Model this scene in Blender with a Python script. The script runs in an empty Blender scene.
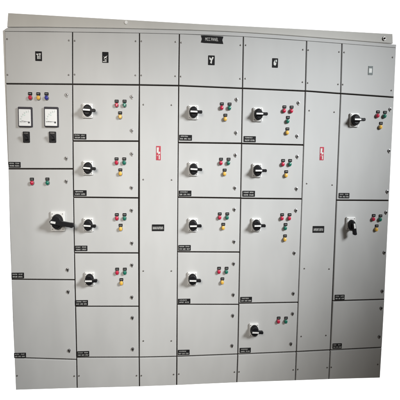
import bpy, math, random
import numpy as np
from mathutils import Matrix, Vector

random.seed(7)
scene = bpy.context.scene
COL = scene.collection

# ------------------------------------------------------------------ camera pose
# The cabinet front is the plane y = 0, floor at z = 0.  All drawing measurements
# of the front (kept in 1/400 units of the survey photograph) are turned into
# metres on that front by sight() below.
FOC = 430.0
RV = (0.0887, -0.0945, 0.0084)
CAM = np.array((-0.3053, -2.6522, 1.4295))

def rodrigues(r):
    r = np.array(r); t = np.linalg.norm(r); k = r / t
    K = np.array([[0, -k[2], k[1]], [k[2], 0, -k[0]], [-k[1], k[0], 0]])
    return np.eye(3) + math.sin(t) * K + (1 - math.cos(t)) * K @ K

R0 = np.array([[1, 0, 0], [0, 0, -1], [0, 1, 0.]])
W2C = rodrigues(RV) @ R0
C2W = np.linalg.inv(W2C)

def sight(px, py, depth=0.0):
    """front-of-cabinet measurement -> (x, z) in metres on the plane y = -depth"""
    v = C2W @ np.array([(px - 200) / FOC, (py - 200) / FOC, 1.0])
    s = (-depth - CAM[1]) / v[1]
    p = CAM + s * v
    return (float(p[0]), float(p[2]))

cam_d = bpy.data.cameras.new('camera')
cam = bpy.data.objects.new('camera', cam_d); COL.objects.link(cam)
m = Matrix([list(row) for row in C2W @ np.diag([1, -1, -1])]).to_4x4()
m.translation = Vector(CAM)
cam.matrix_world = m
cam_d.sensor_width = 36.0
cam_d.lens = 36.0 * FOC / 400.0
cam_d.clip_start = 0.05; cam_d.clip_end = 200
scene.camera = cam

# ------------------------------------------------------------------ materials
def new_mat(name):
    mt = bpy.data.materials.new(name); mt.use_nodes = True
    nt = mt.node_tree
    return mt, nt, nt.nodes['Principled BSDF']

def simple(name, col, rough=0.5, metal=0.0, coat=0.0, var=0.06, scale=60.0, bump=0.0, spec=.5):
    mt, nt, b = new_mat(name)
    tc = nt.nodes.new('ShaderNodeTexCoord')
    n = nt.nodes.new('ShaderNodeTexNoise'); n.inputs['Scale'].default_value = scale
    n.inputs['Detail'].default_value = 4
    nt.links.new(tc.outputs['Object'], n.inputs['Vector'])
    mr = nt.nodes.new('ShaderNodeMapRange')
    mr.inputs['To Min'].default_value = 1 - var; mr.inputs['To Max'].default_value = 1 + var
    nt.links.new(n.outputs['Fac'], mr.inputs['Value'])
    mx = nt.nodes.new('ShaderNodeVectorMath'); mx.operation = 'SCALE'
    mx.inputs[0].default_value = col
    nt.links.new(mr.outputs['Result'], mx.inputs['Scale'])
    nt.links.new(mx.outputs['Vector'], b.inputs['Base Color'])
    b.inputs['Roughness'].default_value = rough
    b.inputs['Metallic'].default_value = metal
    b.inputs['Coat Weight'].default_value = coat
    b.inputs['Specular IOR Level'].default_value = spec
    if bump:
        bp = nt.nodes.new('ShaderNodeBump'); bp.inputs['Strength'].default_value = bump
        bp.inputs['Distance'].default_value = 0.002
        nt.links.new(n.outputs['Fac'], bp.inputs['Height']); nt.links.new(bp.outputs['Normal'], b.inputs['Normal'])
    return mt

def paint(name, col, rough=0.58):
    """powder-coated sheet steel: orange-peel, slow oil-canning, faint handling marks"""
    mt, nt, b = new_mat(name)
    L = nt.links.new
    tc = nt.nodes.new('ShaderNodeTexCoord'); geo = nt.nodes.new('ShaderNodeNewGeometry')
    def noise(scale, detail, vec, sx=(1, 1, 1)):
        mp = nt.nodes.new('ShaderNodeMapping'); mp.inputs['Scale'].default_value = sx
        L(vec, mp.inputs['Vector'])
        n = nt.nodes.new('ShaderNodeTexNoise'); n.inputs['Scale'].default_value = scale
        n.inputs['Detail'].default_value = detail
        L(mp.outputs['Vector'], n.inputs['Vector']); return n
    b.inputs['Specular IOR Level'].default_value = .2
    peel = noise(420, 2, geo.outputs['Position'])
    slow = noise(2.2, 2, geo.outputs['Position'])
    marks = noise(7, 6, geo.outputs['Position'], (1, 1, .35))
    oi = nt.nodes.new('ShaderNodeObjectInfo')
    def rng(src, a, c, fa=0.0, fb=1.0):
        r = nt.nodes.new('ShaderNodeMapRange')
        r.inputs['From Min'].default_value = fa; r.inputs['From Max'].default_value = fb
        r.inputs['To Min'].default_value = a; r.inputs['To Max'].default_value = c
        L(src, r.inputs['Value']); return r.outputs['Result']
    def mul(a, c):
        q = nt.nodes.new('ShaderNodeMath'); q.operation = 'MULTIPLY'; L(a, q.inputs[0]); L(c, q.inputs[1]); return q.outputs[0]
    f = mul(rng(oi.outputs['Random'], .975, 1.02), rng(marks.outputs['Fac'], .945, 1.03, .3, .7))
    sc_ = nt.nodes.new('ShaderNodeVectorMath'); sc_.operation = 'SCALE'; sc_.inputs[0].default_value = col
    L(f, sc_.inputs['Scale']); L(sc_.outputs['Vector'], b.inputs['Base Color'])
    L(rng(marks.outputs['Fac'], rough - .05, rough + .08, .3, .7), b.inputs['Roughness'])
    b1 = nt.nodes.new('ShaderNodeBump'); b1.inputs['Strength'].default_value = .12; b1.inputs['Distance'].default_value = .0006
    L(peel.outputs['Fac'], b1.inputs['Height'])
    b2 = nt.nodes.new('ShaderNodeBump'); b2.inputs['Strength'].default_value = .12; b2.inputs['Distance'].default_value = .004
    L(slow.outputs['Fac'], b2.inputs['Height']); L(b1.outputs['Normal'], b2.inputs['Normal'])
    L(b2.outputs['Normal'], b.inputs['Normal'])
    return mt

M = dict(
    paint=paint('light_grey_paint', (.540, .542, .537)),
    rail=paint('beige_grey_paint', (.58, .57, .54), .62),
    gasket=simple('black_rubber', (.030, .024, .021), .85, spec=.2),
    white=simple('white_plastic', (.76, .76, .75), .35),
    black=simple('black_plastic', (.008, .008, .010), .45, var=.2, spec=.2),
    blackm=simple('black_label', (.010, .010, .011), .7, var=.2, spec=.2),
    ink=simple('white_lettering', (.62, .62, .60), .5, var=.25, scale=300),
    chrome=simple('chrome', (.40, .40, .41), .38, 1.0),
    steel=simple('dull_steel', (.28, .27, .26), .45, .8),
    red=simple('red_lens', (.52, .02, .06), .18, coat=.5),
    green=simple('green_lens', (.012, .16, .11), .18, coat=.5),
    yellow=simple('amber_lens', (.80, .47, .08), .18, coat=.5),
    blue=simple('blue_lens', (.03, .035, .30), .18, coat=.5),
    meter=simple('grey_plastic', (.055, .052, .062), .6, spec=.2),
    dial=simple('dial_white', (.86, .87, .87), .12, var=.01, coat=.6),
    dialink=simple('dial_ink', (.05, .05, .06), .6),
    dialtint=simple('dial_green_scale', (.55, .72, .66), .6),
    danger=simple('danger_red', (.46, .02, .05), .35),
    sticker=simple('faded_sticker', (.50, .55, .53), .5),
    stickerdark=simple('faded_dark', (.05, .07, .07), .5),
    floor=simple('white_floor', (.93, .93, .93), .6, var=.01),
)

# ------------------------------------------------------------------ mesh builder
def inset(poly, d):
    """offset a CCW polygon inwards by d"""
    n = len(poly); out = []
    for i in range(n):
        p0, p1, p2 = (np.array(poly[(i + k) % n]) for k in (-1, 0, 1))
        e1 = p1 - p0; e2 = p2 - p1
        e1 /= np.linalg.norm(e1) + 1e-12; e2 /= np.linalg.norm(e2) + 1e-12
        n1 = np.array((-e1[1], e1[0])); n2 = np.array((-e2[1], e2[0]))
        b = n1 + n2; l = max(b @ b, .3)
        out.append(tuple(p1 + b * (2 * d / l)))
    return out

class MB:
    def __init__(s): s.v = []; s.f = []; s.m = []; s.mats = []; s.smooth = set()
    def mi(s, mat):
        if mat not in s.mats: s.mats.append(mat)
        return s.mats.index(mat)
    def ring(s, pts):
        i = len(s.v); s.v += [tuple(p) for p in pts]; return list(range(i, i + len(pts)))
    def bridge(s, a, b, mat):
        n = len(a); k = s.mi(mat)
        for i in range(n):
            j = (i + 1) % n
            s.f.append((a[i], a[j], b[j], b[i])); s.m.append(k)
    def cap(s, r, mat): s.f.append(tuple(r)); s.m.append(s.mi(mat))
    def slab(s, poly, yb, yf, mat, ch=0.0, back=True):
        """poly CCW in (x, z) seen from the front; yb back depth, yf front depth (outwards is -y)"""
        R = [s.ring([(x, yb, z) for x, z in poly])]
        if ch > 0:
            R.append(s.ring([(x, yf + ch, z) for x, z in poly]))
            q = inset(poly, ch * .35); R.append(s.ring([(x, yf + ch * .3, z) for x, z in q]))
            q = inset(poly, ch); R.append(s.ring([(x, yf, z) for x, z in q]))
        else:
            R.append(s.ring([(x, yf, z) for x, z in poly]))
        for a, b in zip(R, R[1:]): s.bridge(a, b, mat)
        s.cap(R[-1], mat)
        if back: s.cap(R[0][::-1], mat)
    def lathe(s, prof, mat, cx=0, cz=0, sx=1.0, sz=1.0, n=28):
        """prof = [(radius, depth outwards)], drawn round the y axis"""
        R = []
        for r, d in prof:
            R.append(s.ring([(cx + sx * r * math.cos(2 * math.pi * i / n), -d, cz + sz * r * math.sin(2 * math.pi * i / n)) for i in range(n)]))
        f0 = len(s.f)
        for a, b in zip(R, R[1:]): s.bridge(a, b, mat)
        s.smooth.update(range(f0, len(s.f)))
        s.cap(R[-1], mat); s.cap(R[0][::-1], mat)
    def box(s, x0, x1, y0, y1, z0, z1, mat):
        s.slab([(x0, z0), (x1, z0), (x1, z1), (x0, z1)], y1, y0, mat)
    def mesh(s, name, smooth=35):
        me = bpy.data.meshes.new(name)
        me.from_pydata(s.v, [], s.f)
        for mt in s.mats: me.materials.append(M[mt])
        for p, k in zip(me.polygons, s.m): p.material_index = k
        import bmesh
        bm = bmesh.new(); bm.from_mesh(me); bmesh.ops.recalc_face_normals(bm, faces=bm.faces); bm.to_mesh(me); bm.free()
        me.set_sharp_from_angle(angle=math.radians(smooth))
        for i, p in enumerate(me.polygons): p.use_smooth = i in s.smooth
        me.update(); return me

def rect(cx, cz, w, h): return [(cx - w / 2, cz - h / 2), (cx + w / 2, cz - h / 2), (cx + w / 2, cz + h / 2), (cx - w / 2, cz + h / 2)]
def rrect(cx, cz, w, h, r, n=4):
    out = []
    for sx, sz, a0 in ((1, -1, -90), (1, 1, 0), (-1, 1, 90), (-1, -1, 180)):
        for i in range(n + 1):
            a = math.radians(a0 + 90 * i / n)
            out.append((cx + sx * (w / 2 - r) + r * math.cos(a), cz + sz * (h / 2 - r) + r * math.sin(a)))
    return out
def turn(poly, deg):
    c, s = math.cos(math.radians(deg)), math.sin(math.radians(deg))
    return [(x * c - z * s, x * s + z * c) for x, z in poly]

WORLD = {}
def place(name, me, parent, pos, label=None):
    o = bpy.data.objects.new(name, me); COL.objects.link(o)
    WORLD[o] = Vector(pos)
    if parent is not None:
        o.parent = parent; o.location = Vector(pos) - WORLD[parent]
    else: o.location = pos
    if label: o['label'] = label
    return o

# ------------------------------------------------------------------ survey of the front
V = [[(4.6, 30), (5.6, 80), (7.9, 160), (9.9, 240), (12.6, 320), (15.6, 390)],
     [(72.4, 30), (72.5, 84), (73, 170), (74, 240), (74.8, 280), (76.4, 350), (77, 390)],
     [(139.4, 30), (139.3, 84), (138.7, 130), (138.5, 200), (138.6, 270), (139.1, 350), (139.4, 390)],
     [(179.4, 30), (178.6, 90), (178, 160), (177.4, 220), (176.9, 350), (176.6, 390)],
     [(243.5, 30), (242.3, 100), (241, 180), (239.3, 280), (238, 350), (236.8, 385)],
     [(306.7, 40), (305.5, 88), (304.4, 120), (302.7, 180), (299.9, 260), (297.3, 330), (295.4, 382)],
     [(342.1, 40), (340.6, 97), (339.1, 130), (336.5, 200), (333.7, 280), (330.9, 340), (329, 380)],
     [(396.4, 44), (394.0, 98), (390.5, 170), (386.9, 250), (383.6, 320), (380, 379)]]
def interp(tab, t): return float(np.interp(t, [a for a, _ in tab], [b for _, b in tab]))
def vx(i, y): return interp([(b, a) for a, b in V[i]], y)
RAILB = [(2, 27.0), (40, 27.2), (70, 27.7), (110, 28.3), (150, 29.2), (190, 30.2), (225, 31.5), (250, 32.9), (280, 34.9), (310, 37.15), (340, 39.5), (370, 42.0), (398, 44.4)]
HEAD = [(2, 31.3), (40, 31.5), (72, 32), (105, 32.4), (139, 33), (179, 33.9), (210, 34.9), (243, 36.5), (275, 38.5), (306, 40.8), (342, 43.5), (370, 45.7), (398, 47.9)]
ROW1 = [(8, 83.7), (72, 84.2), (139, 84.9), (178, 85.6), (242, 88.3), (305, 91), (340, 93.5), (394, 97.3)]
KICK = [(15, 357.8), (77, 357.7), (139, 357.5), (178, 356.7), (238, 354.4), (297, 352), (330, 350.3), (380, 347.7)]
BASE = [(14, 390), (72, 388.2), (139, 386.5), (178, 385.2), (238, 382.4), (297, 380.4), (330, 379.2), (381, 377.8)]

def row(tab, c):
    out = []
    for i in (c, c + 1):
        y = tab[0][1]
        for _ in range(3): y = interp(tab, vx(i, y))
        out.append(y)
    return tuple(out)

SPLITS = {0: [(168.8, 168.9), (279.5, 280.0)],
          1: [(141, 141.2), (197.3, 198), (253, 253.2), (306.6, 306.6)],
          2: [],
          3: [(142.6, 143.4), (197.3, 198.2), (252, 252.3), (304.6, 304.7)],
          4: [(143.6, 145), (198.4, 199), (303.6, 302.6)],
          5: [],
          6: [(200.3, 200.6), (301.1, 299.6)]}
GX, GZ = .52, .70      # half the gap between panels

def panel_poly(c, top, bot, gx=GX, gt=GZ, gb=GZ):
    pts = []
    for i, sgn, y in ((c, 1, bot[0] - gb), (c + 1, -1, bot[1] - gb), (c + 1, -1, top[1] + gt), (c, 1, top[0] + gt)):
        g = gx if not ((i == 0) or (i == 7)) else (.25 if i == 0 else 0)
        pts.append(sight(vx(i, y) + sgn * g, y))
    return pts

# ------------------------------------------------------------------ prototypes of the fittings
U = .00616          # metres per survey unit
def m_screw():
    b = MB(); b.lathe([(.0048, -.001), (.0052, .0012), (.0042, .0034), (.002, .0042)], 'steel', sx=.9, n=14)
    b.slab(rect(0, 0, .0012, .007), -.0042, -.0047, 'gasket'); return b.mesh('screw')
def m_lock():
    b = MB()
    b.lathe([(.0102, -.001), (.0105, .004), (.009, .0065), (.0072, .007)], 'chrome', sx=.86, n=24)
    b.lathe([(.0066, .0068), (.0062, .0085), (.0045, .0088)], 'steel', sx=.86, n=20)
    b.slab(turn(rrect(0, -.0005, .0042, .0115, .0015), 20), -.0086, -.0106, 'black')
    b.slab(rrect(.0012, -.0125, .0075, .0075, .002), .001, -.004, 'steel', .001)
    return b.mesh('lock')
def m_lamp(col):
    b = MB()
    b.lathe([(.0150, -.001), (.0152, .003), (.0138, .0055)], 'steel', sx=.82, n=24)
    prof = [(.0130, .005), (.0130, .013)] + [(.0130 * math.cos(a), .013 + .006 * math.sin(a)) for a in (.35, .7, 1.05, 1.35)]
    b.lathe(prof, col, sx=.82, n=24)
    for k in range(3): b.slab(rect((k - 1) * .0050, 0, .0009, .016), -.0145, -.0188 + abs(k - 1) * .0012, col)
    return b.mesh('indicator_lamp')
def m_tag():
    b = MB(); b.slab(rrect(0, 0, .0225, .0175, .002), .001, -.004, 'blackm', .001)
    b.slab(rect(-.0045, .0005, .0045, .0024), -.0035, -.0045, 'ink'); b.slab(rect(.003, .0005, .006, .0024), -.0035, -.0045, 'ink')
    return b.mesh('lamp_tag')
def m_plate(w, h):
    b = MB()
    b.slab(rrect(0, 0, w, h, .006), .001, -.013, 'white', .003)
    b.slab(rrect(0, 0, w * .86, h * .86, .005), -.012, -.0155, 'white', .0015)
    for sx in (-1, 1):
        for sz in (-1, 1): b.lathe([(.003, .015), (.003, .0163), (.002, .0168)], 'steel', cx=sx * w * .36, cz=sz * h * .38, n=10)
    return b.mesh('switch_plate')
def m_knob(rx, rz, reach, gw, ang, mark=1.25, deep=1.0, mh=.58):
    b = MB()
    b.lathe([(1, .014), (1.0, .020), (.93, .023), (.90, .036), (.84, .041), (.70, .043)], 'black', sx=rx, sz=rz, n=36)
    n = 18                                    # grip ribs round the skirt
    for i in range(n):
        a = 2 * math.pi * i / n
        b.lathe([(.0022, .020), (.0022, .034), (.001, .036)], 'black', cx=rx * .93 * math.cos(a), cz=rz * .93 * math.sin(a), n=6)
    x0, x1 = -rx * .82, reach
    neck = rx * .62
    pts = [(x0, -gw * .5), (neck, -gw * .5), (x1 - gw * .9, -gw * .46), (x1 - gw * .35, -gw * .50), (x1 - .12 * gw, -gw * .4), (x1, 0),
           (x1 - .12 * gw, gw * .4), (x1 - gw * .35, gw * .50), (x1 - gw * .9, gw * .46), (neck, gw * .5), (x0, gw * .5), (x0 - gw * .25, 0)]
    b.slab(turn(pts, ang), -.038, -.058, 'black', .003)
    b.slab(turn(rect((x0 + neck * mark) / 2, 0, neck * mark - x0, gw * mh), ang), -.057, -.0592, 'white', .0006)
    b.v = [(x, -.014 + (y + .014) * deep, z) for x, y, z in b.v]
    return b.mesh('switch_knob')
def word_marks(b, x0, x1, z, h, y, rnd, mat='ink'):
    """illegible engraved characters: little strokes filling one word"""
    x = x0
    while x < x1 - .0012:
        w = min(rnd.uniform(.0022, .0034), x1 - x)
        k = rnd.random()
        b.slab(rect(x + .0004, z, .0009, h), y, y - .0006, mat)
        if k < .75: b.slab(rect(x + w * .5, z + h * rnd.choice((.4, 0, -.4)), w * .8, .0009), y, y - .0006, mat)
        if k > .4: b.slab(rect(x + w - .0006, z + h * rnd.choice((0, .2, -.2)), .0009, h * .6), y, y - .0006, mat)
        x += w + .0009
def m_nameplate(w, h, seed):
    rnd = random.Random(seed); b = MB()
    b.slab(rrect(0, 0, w, h, .0015), .001, -.003, 'blackm', .0008)
    def line(z, hh, spans):
        for a, c in spans: word_marks(b, -w / 2 + a * w, -w / 2 + c * w, z, hh, -.0028, rnd)
    line(h * .24, h * .2, [(.08, .4 + rnd.random() * .1), (.58, .9)] if rnd.random() < .6 else [(.12, .72)])
    line(-h * .2, h * .26, [(.07, .3), (.38, .6), (.68, .93)] if rnd.random() < .6 else [(.1, .48), (.56, .9)])
    return b.mesh('nameplate')
def m_busplate(w, h, seed, a):
    rnd = random.Random(seed); b = MB()
    b.slab(rrect(0, 0, w, h, .0015), .001, -.003, 'blackm', .0008)
    word_marks(b, -w * .43, -w * .43 + w * .5 * a, -h * .03, h * .42, -.0028, rnd)
    word_marks(b, w * .08, w * .08 + w * .34 * a, -h * .03, h * .42, -.0028, rnd)
    return b.mesh('nameplate')

SCREW, LOCK, TAG = m_screw(), m_lock(), m_tag()
LAMP = {c: m_lamp(c) for c in ('red', 'green', 'yellow', 'blue')}
PLATE = m_plate(.060, .086); PLATE_BIG = m_plate(.084, .122)
KNOB = m_knob(.0262, .0352, .051, .0190, -2, deep=1.0, mh=.52)
KNOB_DOWN = m_knob(.020, .034, .060, .0200, -80, deep=1.25)
LEVER = m_knob(.034, .046, .106, .029, -10, .05, deep=1.35, mh=.46)

# ------------------------------------------------------------------ the cabinet
cab = bpy.data.objects.new('switchgear_cabinet', None); COL.objects.link(cab)
cab.empty_display_size = .3
WORLD[cab] = Vector((0, 0, 0))
cab['label'] = 'light grey floor-standing electrical switchgear cabinet of seven bolted sections with rotary switches and indicator lamps'
cab['category'] = 'switchgear cabinet'

DEPTH = .62
# carcass: follows the outline of the front
def back(x, y): return sight(x, y, -.014)
outl = [back(15.9, 389.8)]
for x, y in BASE[1:-1]: outl.append(back(x, y - .1))
outl += [back(379.8, 377.8), back(383.8, 310), back(386.6, 250), back(390.1, 170), back(393.7, 98), back(395.9, 47)]
outl += [back(x, interp(RAILB, x) + 2.2) for x in (370, 342, 306, 275, 243, 210, 179, 139, 105, 72, 40)] + [ back(5.2, 30.4)]
outl += [back(6.0, 80), back(8.2, 160), back(10.2, 240), back(12.9, 320)]
outl = [(x, max(z, -.0095)) for x, z in outl]
b = MB(); b.slab(outl, DEPTH, .022, 'paint'); place('body', b.mesh('body'), cab, (0, 0, 0))
b = MB(); b.slab(inset(outl, .0006), .0215, .0135, 'gasket'); place('door_gasket', b.mesh('door_gasket'), cab, (0, 0, 0))

# header strip above the doors and the corner post on the left
hb = [(4.4, 31.3)] + [(x, interp(HEAD, x)) for x in (40, 72, 105, 139, 179, 210, 243, 275, 306, 342, 370)] + [(396.2, interp(HEAD, 396.2))]
ht = [(x, interp(RAILB, x) + .2) for x in (396.6, 370, 340, 310, 280, 250, 225, 190, 150, 110, 70, 40)] + [(7, 27.6), (4.4, 29.2)]
b = MB(); b.slab([sight(x, y - .18) for x, y in hb] + [sight(x, y) for x, y in ht], .0219, .0015, 'paint', .002)
place('header_strip', b.mesh('header_strip'), cab, (0, 0, 0))
post = [sight(7.6, 165), sight(8.05, 165), sight(5.7, 80), sight(4.7, 31), sight(4.2, 29.4), sight(2.3, 30.2), sight(4.1, 80)]
b = MB(); b.slab(post, .20, .006, 'rail', .0015); place('corner_post', b.mesh('corner_post'), cab, (0, 0, 0))

# channel on top: front, back and end bars as one welded frame
rb = [(7, 26.9)] + [(x, interp(RAILB, x) - .35) for x in (40, 70, 110, 150, 190, 225, 250, 280, 310, 340, 370)] + [(393, 43.3)]
rt = [(392.6, 33.9), (300, 28.9), (200, 23.9), (100, 18.2), (8, 12.9)]
pl = [sight(x, y, -.012) for x, y in rb] + [sight(x, y, -.012) for x, y in rt]
b = MB(); b.slab(pl, .032, .012, 'rail', .002)
(xl, zl0), (xr, zr0) = sight(8, 27), sight(392.6, 43)
zt_l, zt_r = sight(8, 13)[1], sight(392.6, 34)[1]
b.slab([(xl, zl0 - .01), (xr, zr0), (xr, zt_r), (xl, zt_l)], DEPTH - .01, DEPTH - .03, 'rail')
b.box(xl + .002, xl + .02, .0325, DEPTH - .0305, zl0 - .004, zt_l - .004, 'rail')
b.box(xr - .02, xr - .002, .0325, DEPTH - .0305, zr0 + .002, zt_r - .004, 'rail')
rail = place('top_rail', b.mesh('top_rail'), cab, (0, 0, 0))
b = MB(); b.lathe([(.013, 0), (.013, .005), (.011, .007)], 'steel', sx=.85, n=20); b.lathe([(.0065, .006), (.0065, .012), (.004, .013)], 'gasket', sx=.85, n=6)
x, z = sight(384, 38.7, -.012); place('bolt', b.mesh('bolt'), rail, (x, .012, z))
b = MB(); b.lathe([(.011, 0), (.011, .003), (.009, .005)], 'white', sx=.85, n=20)
x, z = sight(126, 22.6, -.012); place('plug', b.mesh('plug'), rail, (x, .012, z))

def make_panel(name, poly, label=None, th=.0135):
    cx = sum(p[0] for p in poly) / 4; cz = sum(p[1] for p in poly) / 4
    q = [(x - cx, z - cz) for x, z in poly]
    b = MB(); b.slab(q, th - .0005, 0, 'paint', .0028)
    o = place(name, b.mesh(name), cab, (cx, 0, cz), label)
    o.rotation_euler = (math.radians(random.uniform(-.12, .12)), 0, math.radians(random.uniform(-.12, .12)))   # doors never hang quite flush
    return o

def fit(name, me, door, px, py, depth=0.0, y=0.0):
    x, z = sight(px, py, depth)
    return place(name, me, door, (x, y, z))

DOORS = {}
TOPLAB = ['top cover at far left with a black maker sticker', 'top cover with a black sticker above the second column', 'plain narrow top cover',
          'top cover with a ribbon nameplate and black sticker', 'top cover with a black square sticker', 'plain narrow top cover on the right', 'top cover at far right with a faded pale sticker']
DLAB = {0: ['tall door with two white dial meters and three coloured lamps', 'tall door with a long black lever switch and red and green lamps', 'plain lower door with a nameplate'],
        1: [None, None, None, None, 'plain lower door with two locks'],
        3: [None, None, None, None, 'plain lower door with two locks'],
        4: ['door with two red, one green and one amber lamp', None, 'double-height door with four lamps and three locks', 'bottom door with a red and a green lamp only'],
        6: ['tall right-hand door with switch handle pointing right', 'tall right-hand door with switch handle turned down', 'short plain door at lower right']}
for c in range(7):
    head, r1, kick, base = row(HEAD, c), row(ROW1, c), row(KICK, c), row(BASE, c)
    DOORS[c, 'top'] = make_panel('top_cover', panel_poly(c, head, r1, gt=.12), TOPLAB[c])
    if c == 0: kick = (357.9, 359.8)
    rows = [r1] + SPLITS[c] + [kick]
    for k in range(len(rows) - 1):
        nm = 'door' if SPLITS[c] else 'busbar_cover'
        lab = DLAB.get(c, [None] * 9)[k] if SPLITS[c] else 'narrow full-height cover with red danger sticker and small black nameplate'
        DOORS[c, k] = make_panel(nm, panel_poly(c, rows[k], rows[k + 1]), lab)
    DOORS[c, 'kick'] = make_panel('plinth_cover', panel_poly(c, kick, base, gb=0), None)

# screws
SCREWS = {(0, 'top'): [(6.9, 38.9), (68.8, 40.3), (7.3, 74.7), (68.6, 74.8)],
          (1, 'top'): [(74.6, 40.6), (135.7, 41), (74.6, 74.4), (135.5, 75.2)],
          (2, 'top'): [(141.5, 41), (175.6, 41.7), (141.4, 75.2), (175.4, 76)],
          (3, 'top'): [(181.3, 42.4), (240.7, 45), (180.9, 76.3), (240.3, 78.6)],
          (4, 'top'): [(246, 45), (303.2, 49.5), (245.5, 78.5), (302.8, 82)],
          (5, 'top'): [(308.6, 49.9), (339.4, 51.8), (308, 82.8), (338.4, 84.2)],
          (6, 'top'): [(344.5, 52.2), (392.9, 57.2), (343.1, 84.4), (391.7, 90.3)],
          (2, 0): [(143.5, 104.5), (171.6, 104.9), (143.4, 179.5), (171.8, 179.8), (143.4, 271), (171.5, 271), (143.4, 341), (171.4, 341)],
          (5, 0): [(309.5, 110.5), (334.5, 112), (307, 183.5), (332.5, 184.9), (304.6, 268.6), (329.4, 269), (301.4, 336.6), (326.2, 335.6)],
          (0, 'kick'): [(17, 375.9), (74.2, 376.2)], (1, 'kick'): [(79, 376), (136.6, 375.8)], (2, 'kick'): [(141.4, 375.8), (173.7, 374.6)],
          (3, 'kick'): [(178.9, 374.2), (234.6, 372.2)], (4, 'kick'): [(239.2, 372), (293.4, 370)], (5, 'kick'): [(298, 369.6), (327.4, 367.7)],
          (6, 'kick'): [(331.5, 367.4), (378, 364.6)]}
for key, pts in SCREWS.items():
    for x, y in pts: fit('screw', SCREW, DOORS[key], x, y, .004)

LOCKS = {(0, 0): [(66.5, 94.6), (66.2, 158)], (0, 1): [(66.2, 181), (67.5, 269.5)], (0, 2): [(68.1, 291.6), (69.1, 350.5)],
         (1, 0): [(131.8, 96.4), (131.9, 130.2)], (1, 1): [(131.8, 153.5), (131.6, 187.3)], (1, 2): [(131.6, 210), (131.9, 242.8)],
         (1, 3): [(131.9, 264.8), (131.9, 297)], (1, 4): [(132.4, 317.6), (132.7, 349)],
         (3, 0): [(236.7, 99.2), (236.1, 132.4)], (3, 1): [(235.6, 154.8), (235, 187.6)], (3, 2): [(234.5, 209.2), (234.2, 241.4)],
         (3, 3): [(233.8, 263.5), (233.4, 294.6)], (3, 4): [(232.9, 315.5), (232.1, 345.6)],
         (4, 0): [(298.7, 102.6), (297.3, 135.8)], (4, 1): [(297.5, 156.3), (296.7, 188.5)], (4, 2): [(296.1, 210.2), (294.5, 252.8), (293.5, 293.4)],
         (4, 3): [(292.8, 313.6), (291.1, 343.8)],
         (6, 0): [(390.5, 109), (389.4, 150.6), (387.6, 191.4)], (6, 1): [(386.3, 212.2), (384.6, 252.4), (382.6, 291)], (6, 2): [(381.5, 308), (379.6, 336.6)]}
for key, pts in LOCKS.items():
    for x, y in pts: fit('lock', LOCK, DOORS[key], x, y, .006)

LAMPS = {(0, 0): [('red', 29.9, 96.8), ('yellow', 38.1, 97), ('blue', 46.3, 97)], (0, 1): [('red', 31.7, 182.3), ('green', 47.2, 182.2)],
         (1, 0): [('red', 116.5, 104.3), ('green', 124.4, 104.3), ('yellow', 120, 116)],
         (1, 1): [('red', 116.4, 162), ('green', 124.1, 162), ('yellow', 120.2, 173)],
         (1, 2): [('red', 116.7, 217.8), ('green', 124.4, 217.8), ('yellow', 120.5, 228.4)],
         (1, 3): [('red', 117, 272.3), ('green', 124.7, 272.3), ('yellow', 121.2, 282.8)],
         (3, 0): [('red', 221.8, 107), ('green', 229.5, 107.2), ('yellow', 225.3, 118.3)],
         (3, 1): [('red', 221, 162.3), ('green', 228.5, 162.3), ('yellow', 224.6, 173.2)],
         (3, 2): [('red', 219.7, 217), ('green', 227.2, 217), ('yellow', 223.2, 227.4)],
         (3, 3): [('red', 219, 271.4), ('green', 226.5, 271.4), ('yellow', 222.3, 282)],
         (4, 0): [('red', 284.4, 110), ('red', 291.6, 110.2), ('green', 287.9, 120.5), ('yellow', 287.4, 132)],
         (4, 1): [('red', 283.1, 163.6), ('green', 290.1, 163.6), ('yellow', 286.2, 174.8)],
         (4, 2): [('red', 282.1, 217.8), ('red', 289.5, 217.8), ('green', 285.5, 227.6), ('yellow', 285, 239)],
         (4, 3): [('red', 278.6, 321.2), ('green', 286, 321.2)],
         (6, 0): [('red', 378, 115), ('green', 385, 115.4), ('yellow', 380.9, 126.4)],
         (6, 1): [('red', 373.7, 218.6), ('green', 380.5, 219), ('yellow', 376.7, 229)]}
for key, pts in LAMPS.items():
    for c, x, y in pts:
        fit('indicator_lamp', LAMP[c], DOORS[key], x, y + .6, .014)
        fit('lamp_tag', TAG, DOORS[key], x + .2, y - 3.15, .003)

SW = {(1, 0): (87.9, 110), (1, 1): (88.3, 167.5), (1, 2): (88.6, 224.5), (1, 3): (89.9, 279), (3, 0): (194, 111.7), (3, 1): (194, 168.6), (3, 2): (193.5, 224.8), (3, 3): (193, 278.8),
      (4, 0): (258.9, 113.8), (4, 1): (258, 170), (4, 2): (257, 224.6), (4, 3): (254.8, 330), (6, 0): (355.8, 119.4)}
for key, (x, y) in SW.items():
    px, pz = sight(x - .6, y + .5, .02)
    place('switch_plate', PLATE, DOORS[key], (px, 0, pz))
    o_ = place('switch_knob', KNOB, DOORS[key], (px + .001, 0, pz)); o_.rotation_euler.y = math.radians(random.uniform(-3, 3))
px, pz = sight(351.3, 225, .02); place('switch_plate', PLATE, DOORS[6, 1], (px, 0, pz + .008)); place('switch_knob', KNOB_DOWN, DOORS[6, 1], (px, 0, pz), 'knob with its handle turned down')
px, pz = sight(56.8, 222, .035); place('switch_plate', PLATE_BIG, DOORS[0, 1], (px, 0, pz)); place('switch_knob', LEVER, DOORS[0, 1], (px, 0, pz), 'large knob with a long black lever')

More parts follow.
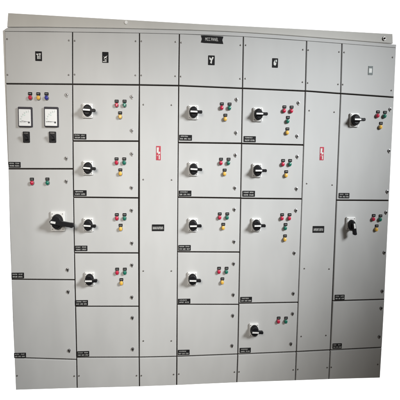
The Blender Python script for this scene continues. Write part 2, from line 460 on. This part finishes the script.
# nameplates in the lower left corner of the doors
NP = {(0, 0): (8.6, 20.6, 162, 167.4), (0, 1): (11.6, 24, 272.6, 278.4), (0, 2): (14.2, 26, 352.6, 357.8),
      (1, 0): (74, 86.4, 134, 139.2), (1, 1): (74.2, 86.6, 190.2, 195.8), (1, 2): (75, 87.4, 245.6, 251), (1, 3): (75.6, 88, 300, 305.6), (1, 4): (77.2, 89.2, 351, 356.6),
      (3, 0): (179.2, 192, 135, 140.4), (3, 1): (178.8, 191.4, 190.6, 196), (3, 2): (178.4, 190.8, 245, 250.6), (3, 3): (178, 190.4, 298.6, 303.6), (3, 4): (177.8, 189.6, 349.6, 355),
      (4, 0): (243.6, 255.8, 136.3, 142), (4, 1): (242.4, 255, 190.8, 196.6), (4, 2): (240.3, 252, 296.8, 302.2), (4, 3): (239.6, 250.8, 347.6, 352.8),
      (6, 0): (338.6, 349.4, 193, 198.2), (6, 1): (334.6, 344.6, 294.6, 300), (6, 2): (332.4, 341.8, 343.2, 348.6)}
for i, (key, (x0, x1, y0, y1)) in enumerate(NP.items()):
    (a, zb), (c_, zt) = sight(x0, y1), sight(x1, y0)
    me = m_nameplate(c_ - a, zt - zb, 11 + i)
    place('nameplate', me, DOORS[key], ((a + c_) / 2, 0, (zb + zt) / 2))
for key, (x0, x1, y0, y1), sd in (((2, 0), (152, 164.2, 224.4, 231), 3), ((5, 0), (312.6, 324.2, 226, 232.6), 5)):
    (a, zb), (c_, zt) = sight(x0, y1), sight(x1, y0)
    place('nameplate', m_busplate(c_ - a, zt - zb, sd, 1), DOORS[key], ((a + c_) / 2, 0, (zb + zt) / 2))

# red danger stickers
for key, (x0, x1, y0, y1) in (((2, 0), (156.1, 160.8, 146, 160.2)), ((5, 0), (319.5, 324, 147, 160.2))):
    (a, zb), (c_, zt) = sight(x0, y1), sight(x1, y0)
    w, h = c_ - a, zt - zb; b = MB()
    b.slab(rrect(0, 0, w, h, .002), .001, -.0015, 'danger', .0004)
    bolt = [(-.36, .40), (-.36, .02), (-.06, .02), (-.06, -.1), (.40, -.02), (.34, .10), (.02, .10), (.12, .40)]
    b.slab([(x * w, z * h) for x, z in bolt], -.001, -.0021, 'ink')
    b.slab(rect(w * .18, -h * .29, w * .24, h * .3), -.001, -.0021, 'ink')
    b.slab(rect(-w * .2, -h * .17, w * .3, h * .035), -.001, -.0021, 'ink')
    place('danger_sticker', b.mesh('danger_sticker'), DOORS[key], ((a + c_) / 2, 0, (zb + zt) / 2))

# maker stickers on the top covers
def sticker(c, x0, x1, y0, y1, shapes, base='blackm'):
    (a, zb), (c_, zt) = sight(x0, y1), sight(x1, y0); w, h = c_ - a, zt - zb; b = MB()
    b.slab(rrect(0, 0, w, h, .0025), .001, -.0018, base, .0005)
    for mat, pts in shapes: b.slab([(x * w, z * h) for x, z in pts], -.0013, -.0024, mat)
    place('maker_sticker', b.mesh('maker_sticker'), DOORS[c, 'top'], ((a + c_) / 2, 0, (zb + zt) / 2))
def rr(x0, x1, z0, z1): return [(x0, z0), (x1, z0), (x1, z1), (x0, z1)]
sticker(0, 35.4, 41.9, 51.5, 60.9, [('ink', rr(-.34, -.02, .13, .25)), ('ink', rr(.04, .34, .17, .29)), ('ink', rr(-.2, -.1, -.3, .13)), ('ink', rr(.14, .27, -.3, .17)), ('sticker', rr(-.06, .05, -.3, .05))])
sticker(1, 102.3, 108.5, 52.1, 62.7, [('ink', [(-.3, .12), (-.12, .0), (.02, .08), (.36, .17), (.14, .0), (.3, -.14), (.02, -.05), (-.3, -.22), (-.16, -.05)]), ('ink', rr(-.12, .2, -.3, -.2)), ('ink', rr(-.4, .2, -.43, -.36))])
sticker(3, 208.1, 214.8, 55.6, 65, [('ink', [(-.3, .34), (-.34, .1), (-.1, -.02), (-.2, -.3), (.06, -.36), (.1, -.02), (.34, .3), (.1, .36), (.0, .14)])])
sticker(4, 272, 278.1, 58.4, 67.6, [('ink', [(-.06, .34), (-.26, .05), (-.24, -.2), (.04, -.3), (.2, -.12), (.18, .1), (.04, -.02), (-.02, .1)]), ('sticker', rr(.06, .3, .12, .34))])
sticker(6, 367.9, 373.0, 66, 75, [('stickerdark', rr(-.48, .48, .24, .48)), ('stickerdark', rr(-.48, .48, -.48, -.27)), ('stickerdark', rr(.32, .48, -.27, .24)), ('stickerdark', rr(-.48, -.36, -.27, .24)), ('ink', rr(-.28, .28, -.2, .18))], 'sticker')

# ribbon nameplate with notched ends
(a, zb), (c_, zt) = sight(200.9, 43.1), sight(223.4, 36.2); w, h = c_ - a, zt - zb
b = MB()
rib = [(-.5, -.42), (-.37, -.46), (.37, -.5), (.5, -.5), (.452, -.02), (.5, .44), (.37, .46), (-.37, .5), (-.5, .48), (-.455, .04)]
b.slab([(x * w, z * h) for x, z in rib], .001, -.002, 'blackm')
fc = bpy.data.curves.new('text', 'FONT'); fc.body = 'MCC PANEL'; fc.size = h * .6; fc.align_x = 'CENTER'; fc.align_y = 'CENTER'
fo = bpy.data.objects.new('text', fc); COL.objects.link(fo)
bpy.context.view_layer.update()
tm = fo.evaluated_get(bpy.context.evaluated_depsgraph_get()).to_mesh()
xs = [v.co.x for v in tm.vertices]; sx = w * .58 / (max(xs) - min(xs)); mid = (max(xs) + min(xs)) / 2
i0 = len(b.v); b.v += [((v.co.x - mid) * sx - w * .02, -.0026, v.co.y) for v in tm.vertices]
for p in tm.polygons: b.f.append(tuple(i0 + k for k in p.vertices)); b.m.append(b.mi('ink'))
fo.to_mesh_clear(); bpy.data.objects.remove(fo); bpy.data.curves.remove(fc)
me = b.mesh('ribbon_nameplate')
place('ribbon_nameplate', me, DOORS[3, 'top'], ((a + c_) / 2, 0, (zb + zt) / 2))

# two dial meters and their selector switches
for i, (x0, x1) in enumerate(((18.6, 32.0), (44.6, 58.2))):
    (a, zb), (c_, zt) = sight(x0, 126.8, .01), sight(x1, 107.1, .01); w, h = c_ - a, zt - zb
    o_ = ((a + c_) / 2, 0, (zb + zt) / 2)
    b = MB(); b.slab(rrect(0, 0, w, h, .004), .001, -.018, 'meter', .003); mt_ = place('meter_frame', b.mesh('meter_frame'), DOORS[0, 0], o_)
    b = MB()
    fw, fh, fz = w * .86, h * .83, -h * .035
    b.slab(rrect(0, fz, fw, fh, .003), -.0175, -.0185, 'dial')
    cx, cz, r = fw * .34, fz - fh * .27, fw * .66           # scale arc round a pivot near the lower right
    for k in range(31):
        ang = math.radians(92 + 86 * k / 30); l = .009 if k % 5 == 0 else .0045
        pts = turn(rect(r + l / 2, 0, l, .0008), math.degrees(ang))
        b.slab([(x + cx, z * 1.25 + cz) for x, z in pts], -.0184, -.0189, 'dialtint' if k % 5 else 'meter')
    ang = 172 if i == 0 else 176
    b.slab([(x + cx, z * 1.2 + cz) for x, z in turn(rect(r * .48, 0, r * .98, .0016), ang)], -.0186, -.0192, 'dialink')
    rnd = random.Random(i); word_marks(b, -fw * .42, fw * .05, fz - fh * .27, .004, -.0184, rnd, 'dialink')
    b.lathe([(.0055, .0184), (.0055, .0205), (.004, .0212)], 'dialink', cx=cx, cz=cz - .002, sx=.85, n=16)
    b.slab(rect(fw * -.02, fz + fh * .14, .008, .006), -.0184, -.0189, 'dialtint')
    place('meter_dial', b.mesh('meter_dial'), DOORS[0, 0], o_)
for (x0, x1) in ((22.9, 29.4), (49.0, 55.8)):
    (a, zb), (c_, zt) = sight(x0, 142.5, .008), sight(x1, 131.6, .008); w, h = c_ - a, zt - zb
    b = MB(); b.slab(rrect(0, 0, w, h, .003), .001, -.008, 'black', .002)
    b.slab(rect(0, h * .36, w * .6, .0022), -.0075, -.0086, 'steel')
    b.lathe([(.0125, .0075), (.0125, .014), (.011, .024), (.009, .026)], 'black', cz=-h * .08, sx=.85, sz=1.1, n=24)
    b.slab(turn(rrect(0, 0, .008, .036, .003), 38), -.022, -.034, 'black', .0015)
    o_ = place('selector_switch', b.mesh('selector_switch'), DOORS[0, 0], ((a + c_) / 2, 0, (zb + zt) / 2))

# ------------------------------------------------------------------ setting
b = MB()
b.box(-1.16, 1.14, .04, .60, -.0155, -.010, 'floor')
fl = place('floor', b.mesh('floor'), None, (0, 0, 0)); fl['kind'] = 'structure'

# ------------------------------------------------------------------ light
w = bpy.data.worlds.new('World'); scene.world = w; w.use_nodes = True
nt = w.node_tree; bg = nt.nodes['Background']
tc = nt.nodes.new('ShaderNodeTexCoord'); sp = nt.nodes.new('ShaderNodeSeparateXYZ'); nt.links.new(tc.outputs['Generated'], sp.inputs[0])
mr = nt.nodes.new('ShaderNodeMapRange'); mr.interpolation_type = 'SMOOTHSTEP'
mr.inputs['From Min'].default_value = 0.0; mr.inputs['From Max'].default_value = .12
nt.links.new(sp.outputs['Y'], mr.inputs['Value'])
mx = nt.nodes.new('ShaderNodeMix'); mx.data_type = 'RGBA'
mx.inputs['A'].default_value = (.058, .050, .041, 1)       # the dim warm room in front of the cabinet
mx.inputs['B'].default_value = (1.5, 1.5, 1.5, 1)        # the white studio backdrop behind it
nt.links.new(mr.outputs['Result'], mx.inputs['Factor']); nt.links.new(mx.outputs['Result'], bg.inputs['Color'])
bg.inputs['Strength'].default_value = 1.0

def aim(o, tgt): o.rotation_euler = (Vector(tgt) - o.location).to_track_quat('-Z', 'Y').to_euler()
def spot(name, pos, tgt, cone, sy, roll, energy, col, soft):
    d = bpy.data.lights.new(name, 'SPOT'); d.energy = energy; d.spot_size = math.radians(cone); d.spot_blend = 1.0
    d.shadow_soft_size = soft; d.color = col
    o = bpy.data.objects.new(name, d); COL.objects.link(o); o.location = pos
    q = (Vector(tgt) - o.location).to_track_quat('-Z', 'Y').to_matrix() @ Matrix.Rotation(roll, 3, 'Z')
    o.rotation_euler = q.to_euler(); o.scale = (1, math.exp(sy), 1)
    return d
kd = spot('key_lamp', (2.797, -3.008, 2.999), (-.05, 0, 1.15), 47.6, -.259, .823, 1060, (.955, .985, 1.0), .60)
fd = spot('fill_lamp', (-1.074, -3.94, 2.474), (-.601, 0, 1.145), 32.45, .807, .44, 445, (1.0, .945, .87), .7)

# ------------------------------------------------------------------ render settings
scene.render.engine = 'CYCLES'
scene.view_settings.view_transform = 'Standard'; scene.view_settings.look = 'None'
scene.view_settings.exposure = 0.06; scene.view_settings.gamma = 1
scene.cycles.max_bounces = 6
